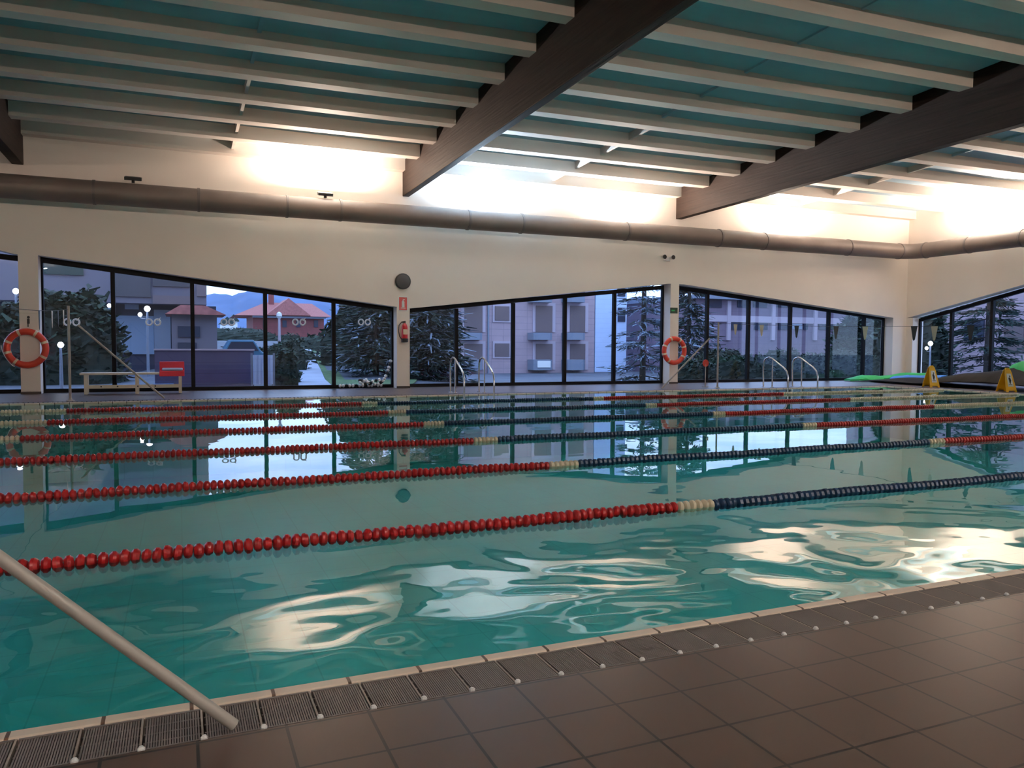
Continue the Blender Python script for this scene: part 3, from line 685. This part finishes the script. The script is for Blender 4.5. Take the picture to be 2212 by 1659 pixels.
def gz(x, y):       # lie of the land outside: flat, with a bank rising behind the left windows
    t = min(max((y-22)/30, 0), 1); s_ = min(max((9.5-x)/3, 0), 1)*min(max((x+2)/3, 0), 1)
    d_ = min(max((y-22)/22, 0), 1)*min(max((x-6)/3, 0), 1)      # and a dip in front of the apartments
    return -.12+1.45*t*s_-.68*d_
o = MB().grid(lambda u, v: (-200+600*u, YG+.62+(v**2)*230, gz(-200+600*u, YG+.62+(v**2)*230) if v < .8 else -.12-.68+(1.2 if v > .8 else 0)), 300, 60).build('street_ground', m_asph, smooth=True); struct(o)
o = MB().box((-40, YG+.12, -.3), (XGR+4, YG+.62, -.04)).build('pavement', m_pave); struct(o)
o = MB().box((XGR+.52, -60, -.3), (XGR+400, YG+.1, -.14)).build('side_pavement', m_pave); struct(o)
def strip(name, m, pts, dz=.02):    # quads between pairs of ground points
    d = MB()
    for (a, b), (c, e) in zip(pts[:-1], pts[1:]):
        q = [(*a, gz(*a)+dz), (*b, gz(*b)+dz), (*e, gz(*e)+dz), (*c, gz(*c)+dz)]
        d.hexa(q, [(x, y, z+.03) for x, y, z in q])
    return struct(d.build(name, m))
def ln(y, px): p = atY(px, 790, y); return (p.x, y)
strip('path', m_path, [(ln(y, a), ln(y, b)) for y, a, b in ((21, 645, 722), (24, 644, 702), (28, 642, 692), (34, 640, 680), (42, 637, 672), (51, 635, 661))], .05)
strip('lawn', m_grass, [(ln(y, a), ln(y, b)) for y, a, b in ((21, 724, 880), (24, 704, 900), (28, 693, 900), (34, 682, 900), (42, 673, 880), (51, 662, 860))], .02)
def box_px(d, x0, y0, x1, y1, Y, dep=.3, off=0):
    a = atY(x0, y1, Y); b = atY(x1, y0, Y); d.box((a.x, Y+off, a.z), (b.x, Y+off+dep, b.z)); return a, b
# --- pink apartment building
Y1 = 50
a = atY(986, 800, Y1); b = atY(1283, 800, Y1)
r = empty('apartment_building', ((a.x+b.x)/2, Y1, -.12), 'pink brick apartment building with shuttered windows and balconies behind middle window', 'building')
O = Vector(r.location)
MB().box(Vector((a.x, Y1, -1.0))-O, Vector((b.x, Y1+10, 13))-O).build('facade', m_pink, r)
def part_box(parent, O, name, m, x0, y0, x1, y1, Y, dep, label=None, bevel=0):
    p = atY(x0, y1, Y); q = atY(x1, y0, Y)
    o = MB().box(Vector((p.x, Y-dep, p.z))-O, Vector((q.x, Y-.002, q.z))-O).build(name, m, parent, bevel=bevel)
    if label: o['label'] = label
    return o
cols_ = [(1003, 1042), (1157, 1193), (1231, 1264)]
for c0_, c1_ in cols_:
    for (y0_, y1_, by) in ((578, 634, (638, 652)), (661, 717, (719, 734)), (743, 799, (777, 800))):
        f = part_box(r, O, 'window_surround', m_frame2, c0_-7, y0_-6, c1_+6, y1_, Y1, .08)
        part_box(f, O, 'roller_shutter', m_shut, c0_, y0_, c1_, y1_, Y1-.09, .05)
        p = atY(c0_-5, by[1], Y1-1); q = atY(c1_+5, by[0], Y1-1)
        MB().prism([Vector(v)-O for v in ((p.x, Y1-.002, p.z), (p.x+.1, Y1-.8, p.z), (p.x+.35, Y1-1, p.z), (q.x-.35, Y1-1, p.z), (q.x-.1, Y1-.8, p.z), (q.x, Y1-.002, p.z))], (0, 0, q.z-p.z)).build('balcony', m_rail, r)
for (x0_, x1_) in ((1069, 1100),):
    for (y0_, y1_) in ((580, 612), (662, 692), (742, 770)):
        f = part_box(r, O, 'window_surround', m_frame2, x0_-5, y0_-5, x1_+5, y1_+4, Y1, .08); part_box(f, O, 'roller_shutter', m_shut, x0_, y0_, x1_, y1_, Y1-.09, .05)
part_box(r, O, 'downpipe', m_rail, 1052, 600, 1056, 808, Y1, .12)
p = atY(1176, 786, Y1-1.1); MB().box(Vector((p.x-.5, Y1-1.06, p.z-.25))-O, Vector((p.x+.5, Y1-1.01, p.z+.2))-O).build('hanging_banner', m_white, r)['label'] = 'white cloth hanging on the balcony'
# --- white clad building to its right
a = atY(1284, 806, 50); b = atY(1352, 806, 50)
r = empty('clad_building', ((a.x+b.x)/2, 50, -.12), 'tall pale blue-white clad building right of the pink apartments', 'building'); O = Vector(r.location)
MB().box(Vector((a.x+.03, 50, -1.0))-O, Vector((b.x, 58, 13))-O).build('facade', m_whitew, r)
part_box(r, O, 'plinth', m_blmid, 1284, 803, 1350, 816, 50, .1)
for y0_ in (665, 610): part_box(r, O, 'window', m_blue_g, 1334, y0_, 1350, y0_+30, 50, .08)
# --- mauve building behind the right window
Y3 = 44
a = atY(1500, 800, Y3); b = atY(1905, 800, Y3)
r = empty('terraced_building', ((a.x+b.x)/2, Y3, -.12), 'long mauve brick building with dark window bands behind the right window', 'building'); O = Vector(r.location)
p = atY(1600, 649, Y3)
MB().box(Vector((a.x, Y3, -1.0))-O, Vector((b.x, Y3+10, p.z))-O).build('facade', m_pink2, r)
MB().box(Vector((a.x-.4, Y3-.6, p.z+.01))-O, Vector((b.x+.4, Y3+10, p.z+.25))-O).build('eaves', m_rail, r)
for (x0_, x1_) in ((1530, 1558), (1592, 1618), (1626, 1656), (1678, 1702), (1712, 1745), (1770, 1800)):
    part_box(r, O, 'window', m_blue_g, x0_, 645, x1_, 664, Y3, .08)
for (x0_, x1_) in ((1578, 1602), (1628, 1657), (1680, 1708), (1735, 1744), (1768, 1802)):
    part_box(r, O, 'window', m_blue_g, x0_, 697, x1_, 712, Y3, .08)
part_box(r, O, 'lit_window', m_globe_dim if 'm_globe_dim' in globals() else m_ltpan, 1710, 700, 1731, 711, Y3, .1)
part_box(r, O, 'string_course', m_frame2, 1505, 690, 1900, 694, Y3, .12)
for x_ in (1568, 1664, 1755): part_box(r, O, 'pilaster', m_frame2, x_, 650, x_+9, 735, Y3, .15)
# --- building beyond the right wall
X4 = 40
r = empty('rendered_house', (X4, 24, -.12), 'pinkish rendered house with dark opening seen through the right wall window', 'building'); O = Vector(r.location)
MB().box(Vector((X4, 14, -1.0))-O, Vector((X4+8, 38, 8))-O).build('facade', m_pink, r)
def sidebox(name, m, x0, y0, x1, y1):
    p = atX(x0, y1, X4); q = atX(x1, y0, X4)
    MB().box(Vector((X4-.12, min(p.y, q.y), p.z))-O, Vector((X4-.002, max(p.y, q.y), q.z))-O).build(name, m, r)
sidebox('lintel', m_blmid, 2168, 690, 2215, 694); sidebox('shutter', m_shut, 2170, 694, 2215, 760); sidebox('window', m_blue_g, 2085, 690, 2128, 735); sidebox('lamp_box', m_blmid, 2150, 688, 2160, 698)
sidebox('bright_sticker', m_ltpan, 2182, 730, 2194, 745)
# --- big dark building on the left
Y5 = 33
a = atY(-40, 800, Y5); b = atY(448, 800, Y5)
r = empty('dark_apartment_block', ((a.x+b.x)/2, Y5, -.12), 'big dark grey-brown building filling the left windows', 'building'); O = Vector(r.location)
zt = atY(300, 655, Y5).z
MB().box(Vector((a.x, Y5, zt))-O, Vector((b.x, Y5+9, 10))-O).build('upper_storeys', m_blmid, r)
MB().box(Vector((a.x, Y5+1.2, -1.0))-O, Vector((b.x+.4, Y5+9, zt))-O).build('ground_floor', m_blue_g, r)
for x0_, x1_, y0_, y1_, m, n in ((245, 325, 590, 640, m_bldark, 'dark_panel'), (330, 410, 640, 656, m_shut, 'brown_band'), (425, 446, 615, 640, m_shut, 'window'), (95, 180, 565, 592, m_leafd, 'dark_panel'), (330, 410, 600, 618, m_bldark, 'dark_panel')):
    part_box(r, O, n, m, x0_, y0_, x1_, y1_, Y5, .08)
for x0_, x1_, y0_, y1_, m, n in ((252, 332, 683, 765, m_ltpan, 'pale_door_panel'), (334, 368, 670, 770, m_rail, 'grey_panel'), (215, 250, 665, 740, m_ltpan, 'pale_door_panel'), (270, 300, 655, 668, m_ltpan, 'lit_fanlight')):
    part_box(r, O, n, m, x0_, y0_, x1_, y1_, Y5+1.2, .1)
# --- low annex right of it
a = atY(372, 800, 30); b = atY(470, 800, 30)
r = empty('low_annex', ((a.x+b.x)/2, 30, -.12), 'low grey annex with dark window and small tiled roof beside dark building', 'building'); O = Vector(r.location)
zt = atY(420, 680, 30).z
MB().box(Vector((a.x, 30, -1.0))-O, Vector((b.x, 32.9, zt))-O).build('wall', m_blmid, r)
MB().prism([Vector(v)-O for v in ((a.x-.2, 29.6, zt), (b.x+.3, 29.6, zt), (b.x-.4, 29.6, zt+.32), (a.x+.3, 29.6, zt+.32))], (0, 3, 0)).build('roof', m_roof, r)
part_box(r, O, 'window', m_blue_g, 384, 705, 432, 728, 30, .06); part_box(r, O, 'window', m_blue_g, 384, 740, 425, 756, 30, .06)
# --- purple fence and white gate just outside
d = MB(); a = atY(335, 840, 23); b = atY(549, 840, 23); zt = atY(450, 757, 23).z
tag(d.box((a.x, 23, -.12), (b.x, 23.12, zt)).build('board_fence', m_purple), 'low purple grey board fence outside the left window', 'fence')
MB().box((a.x-.02, -.03, zt), (b.x+.02, .15, zt+.04)).build('fence_cap', m_frame2, COL.objects['board_fence']).location = (0, 23, 0)
a = atY(547, 840, 22.4); b = atY(590, 840, 22.4); zt = atY(570, 767, 22.4).z
r = empty('white_gate', ((a.x+b.x)/2, 22.4, -.1), 'pale blue-white ribbed gate panel at the right end of the purple fence', 'gate'); O = Vector(r.location)
MB().box(Vector((a.x, 22.4, 0))-O, Vector((b.x, 22.46, zt))-O).build('gate_panel', m_whitew, r)
for k in range(5): x = a.x+(b.x-a.x)*(k+.5)/5; MB().box(Vector((x-.02, 22.37, 0))-O, Vector((x+.02, 22.398, zt))-O).build('rib', m_whitew, r)
for x in (a.x-.03, b.x+.03): MB().box(Vector((x-.025, 22.4, -.1))-O, Vector((x+.025, 22.46, zt+.05))-O).build('gate_post', m_rail, r)
# --- parked car
r = empty('parked_car', (0, 0, 0), 'dark blue car parked behind the purple fence', 'car')
a = atY(480, 765, 26); b = atY(566, 765, 26); cx = (a.x+b.x)/2; r.location = (cx, 26, gz(cx, 26)); hw = (b.x-a.x)/2*1.3; g0 = atY(500, 757, 26).z-gz(cx, 26)
zz0 = atY(520, 734, 26).z-gz(cx, 26)-.45
MB().prism([(-hw, 0, .2), (-hw, 0, zz0), (-hw*.75, 0, zz0+.06), (-hw*.45, 0, zz0+.45), (hw*.45, 0, zz0+.45), (hw*.75, 0, zz0+.08), (hw, 0, zz0+.02), (hw, 0, .2)], (0, 1.6, 0)).build('body', m_carw, r, bevel=.05)
MB().prism([(-hw*.62, -.01, zz0+.1), (-hw*.42, -.01, zz0+.38), (hw*.42, -.01, zz0+.38), (hw*.64, -.01, zz0+.1)], (0, .02, 0)).build('side_windows', m_blue_g, r)
for x in (-hw*.62, hw*.62): MB().lathe([(.30, -.05), (.30, .15)], (x, 0, .32), 'Y', 20).build('wheel', m_black, r)
# --- red house
YH = 110; a = atY(547, 730, YH); b = atY(700, 730, YH); zr = atY(600, 683, YH).z
r = empty('red_house', ((a.x+b.x)/2, YH, 0), 'red brick house with terracotta hip roof on the hill beyond the left window', 'house'); O = Vector(r.location)
MB().box(Vector((a.x, YH, .8))-O, Vector((b.x, YH+11, zr))-O).build('wall', m_brick, r)
e0 = atY(507, 680, YH-1.5).x; e1 = atY(716, 680, YH-1.5).x; p1 = atY(620, 655, YH+5.5); p2 = atY(645, 643, YH+6); m_ = YH+5.5
MB().hexa([Vector(v)-O for v in ((e0, YH-1.5, zr), (e1, YH-1.5, zr), (e1, YH+12, zr), (e0, YH+12, zr))], [Vector(v)-O for v in ((atY(572, 655, m_).x, m_-.5, p1.z), (atY(672, 655, m_).x, m_-.5, p1.z), (atY(672, 655, m_).x, m_+.5, p1.z), (atY(572, 655, m_).x, m_+.5, p1.z))]).build('roof', m_roof, r)
g = MB(); c_ = atY(624, 680, YH-1.6).x; w_ = 2.9; pg = atY(622, 644, YH-1.6)
g.prism([Vector(v)-O for v in ((c_-w_, YH-1.6, zr+.1), (c_+w_, YH-1.6, zr+.1), (c_, YH-1.6, pg.z))], (0, 7, 0)); g.build('gable_roof', m_roof, r)
MB().box(Vector((c_-2.0, YH+4, p1.z-1.2))-O, Vector((c_-1.3, YH+4.8, p1.z+1.1))-O).build('chimney', m_brick, r)
for px in (568, 610, 640, 678): part_box(r, O, 'window', m_blue_g, px, 692, px+9, 707, YH, .1)
r2 = part_box(r, O, 'porch_eave', m_rail, 545, 683, 702, 686, YH-.2, .8)
for i, (px, py, w__, nm_) in enumerate(((478, 700, 26, 'left'), (497, 694, 16, 'right'))):
    a = atY(px, 722, 160+i*6); b = atY(px+w__, py, 160+i*6)
    r = empty('distant_house', ((a.x+b.x)/2, 160+i*6, 0), f'tiny white distant house on the hillside, {nm_} of the pair', 'house'); O = Vector(r.location)
    MB().box(Vector((a.x, 160+i*6, 0))-O, Vector((b.x, 164+i*6, b.z))-O).build('wall', m_white, r)
    MB().prism([Vector(v)-O for v in ((a.x-.4, 160+i*6-.4, b.z), (b.x+.4, 160+i*6-.4, b.z), ((a.x+b.x)/2, 160+i*6-.4, b.z+1.4))], (0, 5, 0)).build('roof', m_leafd, r)
# --- mountains
prof = [(200, 660), (450, 640), (500, 640), (515, 636), (535, 634), (550, 636), (572, 634), (600, 637), (640, 640), (700, 650), (735, 656), (800, 668), (900, 668), (1200, 655), (1600, 640), (1900, 640), (2300, 630)]
def ridge(u):
    px = 200+2100*u
    for (a, za), (b, zb_) in zip(prof[:-1], prof[1:]):
        if a <= px <= b: py = za+(zb_-za)*(px-a)/(b-a); break
    py += 2.0*math.sin(px*.09)+1.2*math.sin(px*.23)
    return atY(px, py, 1400)
def mfn(u, v):
    p = ridge(u); t = math.sin(min(v, 1)*math.pi/2)
    return (p.x*(.45+.55*v), 1400*(.45+.55*v), -5+(p.z+5)*t**1.3+(14*math.sin(u*60+v*7)*math.sin(v*9+u*20))*(1-v)*v*4*.5)
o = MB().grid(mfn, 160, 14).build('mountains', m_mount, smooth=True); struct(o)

# --- trees, bushes
def blades(d, c, n, spread, ln_, wd, rnd, droop=0, mi=(0,), dirv=None):
    for _ in range(n):
        p = Vector(c)+Vector((rnd.gauss(0, spread[0]), rnd.gauss(0, spread[1]), rnd.gauss(0, spread[2])))
        v = Vector((rnd.uniform(-1, 1), rnd.uniform(-1, 1), rnd.uniform(-.4, .4)-droop))
        if dirv is not None: v = v*.6+dirv
        v.normalize(); s_ = v.cross(Vector((rnd.uniform(-1, 1), rnd.uniform(-1, 1), 1))).normalized()*wd; v = v*ln_*rnd.uniform(.6, 1.3)
        d.m = rnd.choice(mi); d.add([p-s_, p+s_, p+v+s_*.4, p+v-s_*.4], [(0, 1, 2, 3)])
def conifer(x, y, h, rad, label, seed, mi=(0, 0, 0, 1), dens=1.0, open_=False, group='conifers outside'):
    rnd = random.Random(seed); z0 = gz(x, y)
    r = empty('conifer', (x, y, z0), label, 'tree', group)
    MB().tube([(0, 0, -.1), (.03, 0, h*.5), (0, .03, h)], [h*.013+.04, h*.009+.03, .02], 8).build('trunk', m_bark, r)
    d = MB(); d2 = MB(); nl = int(h*2.6*dens)
    for i in range(nl):
        t = i/nl; z = h*(.03+.97*t); R_ = rad*(1-t)**.8+.1
        for k in range(7):
            a = rnd.uniform(0, 6.283); L = R_*rnd.uniform(.7, 1.1); dv = Vector((math.cos(a), math.sin(a), 0))
            end = dv*L+Vector((0, 0, z-.18*L)); d2.tube([(0, 0, z), tuple(end)], [.025, .008], 4)
            for s_ in range(2, 7):
                q = Vector((0, 0, z)).lerp(end, s_/6); blades(d, q, int(7*dens), (.12, .12, .07), .34, .035 if not open_ else .028, rnd, .25, mi, dv*.8)
    d2.build('branches', m_bark, r); d.build('foliage', [m_leafd, m_leafl, m_leafm], r)
    return r
def at_(px, Y): return atY(px, 790, Y).x
conifer(at_(812, 26.5), 26.5, 5.0, 1.6, 'dark conifer directly left of the middle column outside', 1, (0, 0, 0, 0, 1), 1.5)
conifer(at_(928, 26), 26, 4.8, 1.35, 'conifer with silvery branch tips right of the middle column outside', 2, (0, 0, 1, 0), 1.5)
conifer(at_(1388, 27), 27, 7.0, 1.35, 'open silvery cedar outside, left of the right column', 3, (0, 1, 1, 0), .85, True)
conifer(at_(1486, 29), 29, 6.5, 1.5, 'silvery cedar outside, right of the right column', 4, (0, 0, 1, 0), 1.2)
conifer(31.5, 22.5, 6.0, 1.7, 'dark conifer outside beyond the corner column', 9, (0, 0, 0, 0, 2))
def bush(x, y, rx, ry, h, label, seed, m=None, name='bush', n=420, cat='bush'):
    rnd = random.Random(seed); z0 = gz(x, y); d = MB(); kk = min(max(1, h*.85), 2.6); n = int(n*1.3)
    def fn(u, v):
        th, ph = 2*math.pi*u, math.pi*.5*v
        k = 1+.10*math.sin(5*th+seed)+.07*math.sin(9*th+7*ph)
        return (rx*.88*k*math.cos(th)*math.cos(ph*.98)**.6, ry*.88*k*math.sin(th)*math.cos(ph*.98)**.6, h*.93*math.sin(ph)*k)
    d.grid(fn, 24, 8)
    for _ in range(n):
        u, v = rnd.random(), rnd.random()**.8; p = fn(u, v); blades(d, p, 1, (.03*kk, .03*kk, .03*kk), .13*kk, .04*kk, rnd, -.2, (0, 0, 1))
    o = d.build(name, [m or m_hedge, m_leafm], smooth=False); o.location = (x, y, z0)
    return tag(o, label, cat, 'bushes and hedges outside')
bush(at_(619, 23.2), 23.2, .42, .4, .95, 'round clipped bush outside beside the white gate', 11)
bush(at_(622, 28), 28, .75, .6, 1.0, 'darker bush behind the round clipped one, left of path', 12)
bush(at_(575, 33), 33, 2.3, .8, .55, 'long dark hedge outside behind the blue car', 13, n=900)
bush(at_(800, 31), 31, 2.1, .9, 2.5, 'tall dark shrub mass behind the conifer left of the middle column', 16, n=1200)
bush(at_(938, 31), 31, 1.1, .9, 3.0, 'tall dark shrub mass behind the conifer right of the middle column', 17, n=1200)
bush(at_(150, 27), 27, 1.7, .9, 2.55, 'dark leafy bush outside behind the left flag stand', 18, n=1600)
bush(at_(20, 27), 27, 1.5, .9, 2.2, 'dark leafy bush outside at the left edge of the picture', 19, n=1200)
bush(at_(660, 70), 70, 6, 1.5, 2.6, 'dark hedge in front of the red house', 14, n=900)
bush(at_(505, 60), 60, 3.2, 1.5, .9, 'distant dark bush right of the low annex', 15)
for i, (px, Y, rx, h) in enumerate(((1500, 24, 1.0, .8), (1560, 24.6, 1.3, 1.15), (1625, 24.2, 1.2, .95), (1690, 25, 1.3, 1.15), (1750, 25.4, 1.2, 1.0), (1815, 26, 1.4, 1.2), (1880, 26.6, 1.3, 1.0))):
    bush(at_(px, Y), Y, rx, .7, h, ['low dark shrub outside next to the right column', 'shrub outside behind the small red disc sign', 'shrub outside, third from the right column', 'shrub outside just left of the right ladder', 'shrub outside directly behind the right ladder', 'shrub outside right of the right ladder', 'shrub outside nearest the corner column'][i], 30+i, n=500)
bush(30.5, 19.0, .9, .9, 1.1, 'leafy green bush outside the right wall window', 50)
bush(31, 17.2, .9, .9, 1.5, 'taller green bush outside, nearest the right edge', 51)
# --- lamp posts with lit globes
def globe_lamp(px, py, Y, label, two=False, size=.11, post=True):
    p = atY(px, py, Y); g0 = gz(p.x, Y); r = empty('street_lamp', (p.x, Y, g0), label, 'street lamp', 'lit street lamps outside'); z = p.z-g0
    MB().tube([(0, 0, -.05), (0, 0, z-size*.9)], [.05, .03], 8).build('post', m_rail, r)
    MB().lathe([(.02, -size), (size*.7, -size*.7), (size, 0), (size*.7, size*.7), (.02, size)], (0, 0, z), 'Z', 12).build('globe', m_globe, r, smooth=True)
    if two:
        MB().lathe([(.02, -size*.7), (size*.5, -size*.5), (size*.7, 0), (size*.5, size*.5), (.02, size*.7)], (-.22, 0, z-.2), 'Z', 12).build('globe', m_globe, r, smooth=True)
        MB().tube([(0, 0, z-.35), (-.22, 0, z-.32)], .015, 6).build('arm', m_rail, r)
globe_lamp(34, 629, 28, 'lit street lamp globe outside left of the left column', size=.09)
globe_lamp(103, 660, 30, 'small lit lamp globe outside right of the left column', size=.07)
globe_lamp(131, 745, 24, 'low lit lamp globe outside near the left flag stand', size=.08)
globe_lamp(236, 660, 30, 'lit lamp globe outside beside the first mullion', size=.07)
globe_lamp(318, 667, 29, 'bright twin lit street lamp outside above the bench', True, .10)
globe_lamp(2010, 742, 23.5, 'lit white lamp globe outside the right wall window', True, .10)
# grey lamp column in front of the red house
p = atY(603, 688, 34); g0 = gz(p.x, 34); r = empty('lamp_column', (p.x, 34, g0), 'slim pale grey lamp column in front of the red house', 'street lamp')
MB().tube([(0, 0, -.05), (0, 0, p.z-g0)], [.07, .05], 10).build('post', m_frame2, r)
MB().lathe([(.06, 0), (.12, .1), (.10, .22), (.02, .28)], (0, 0, p.z-g0), 'Z', 12).build('lamp_head', m_white, r)
bush(at_(1862, 33), 33, 2.6, 1.2, 3.1, 'tall dark tree mass outside the last panes before the corner column', 60, n=1800)
bush(31.5, 26.5, 2.0, 2.0, 3.3, 'tall dark tree mass outside just past the corner column', 61, n=1800)
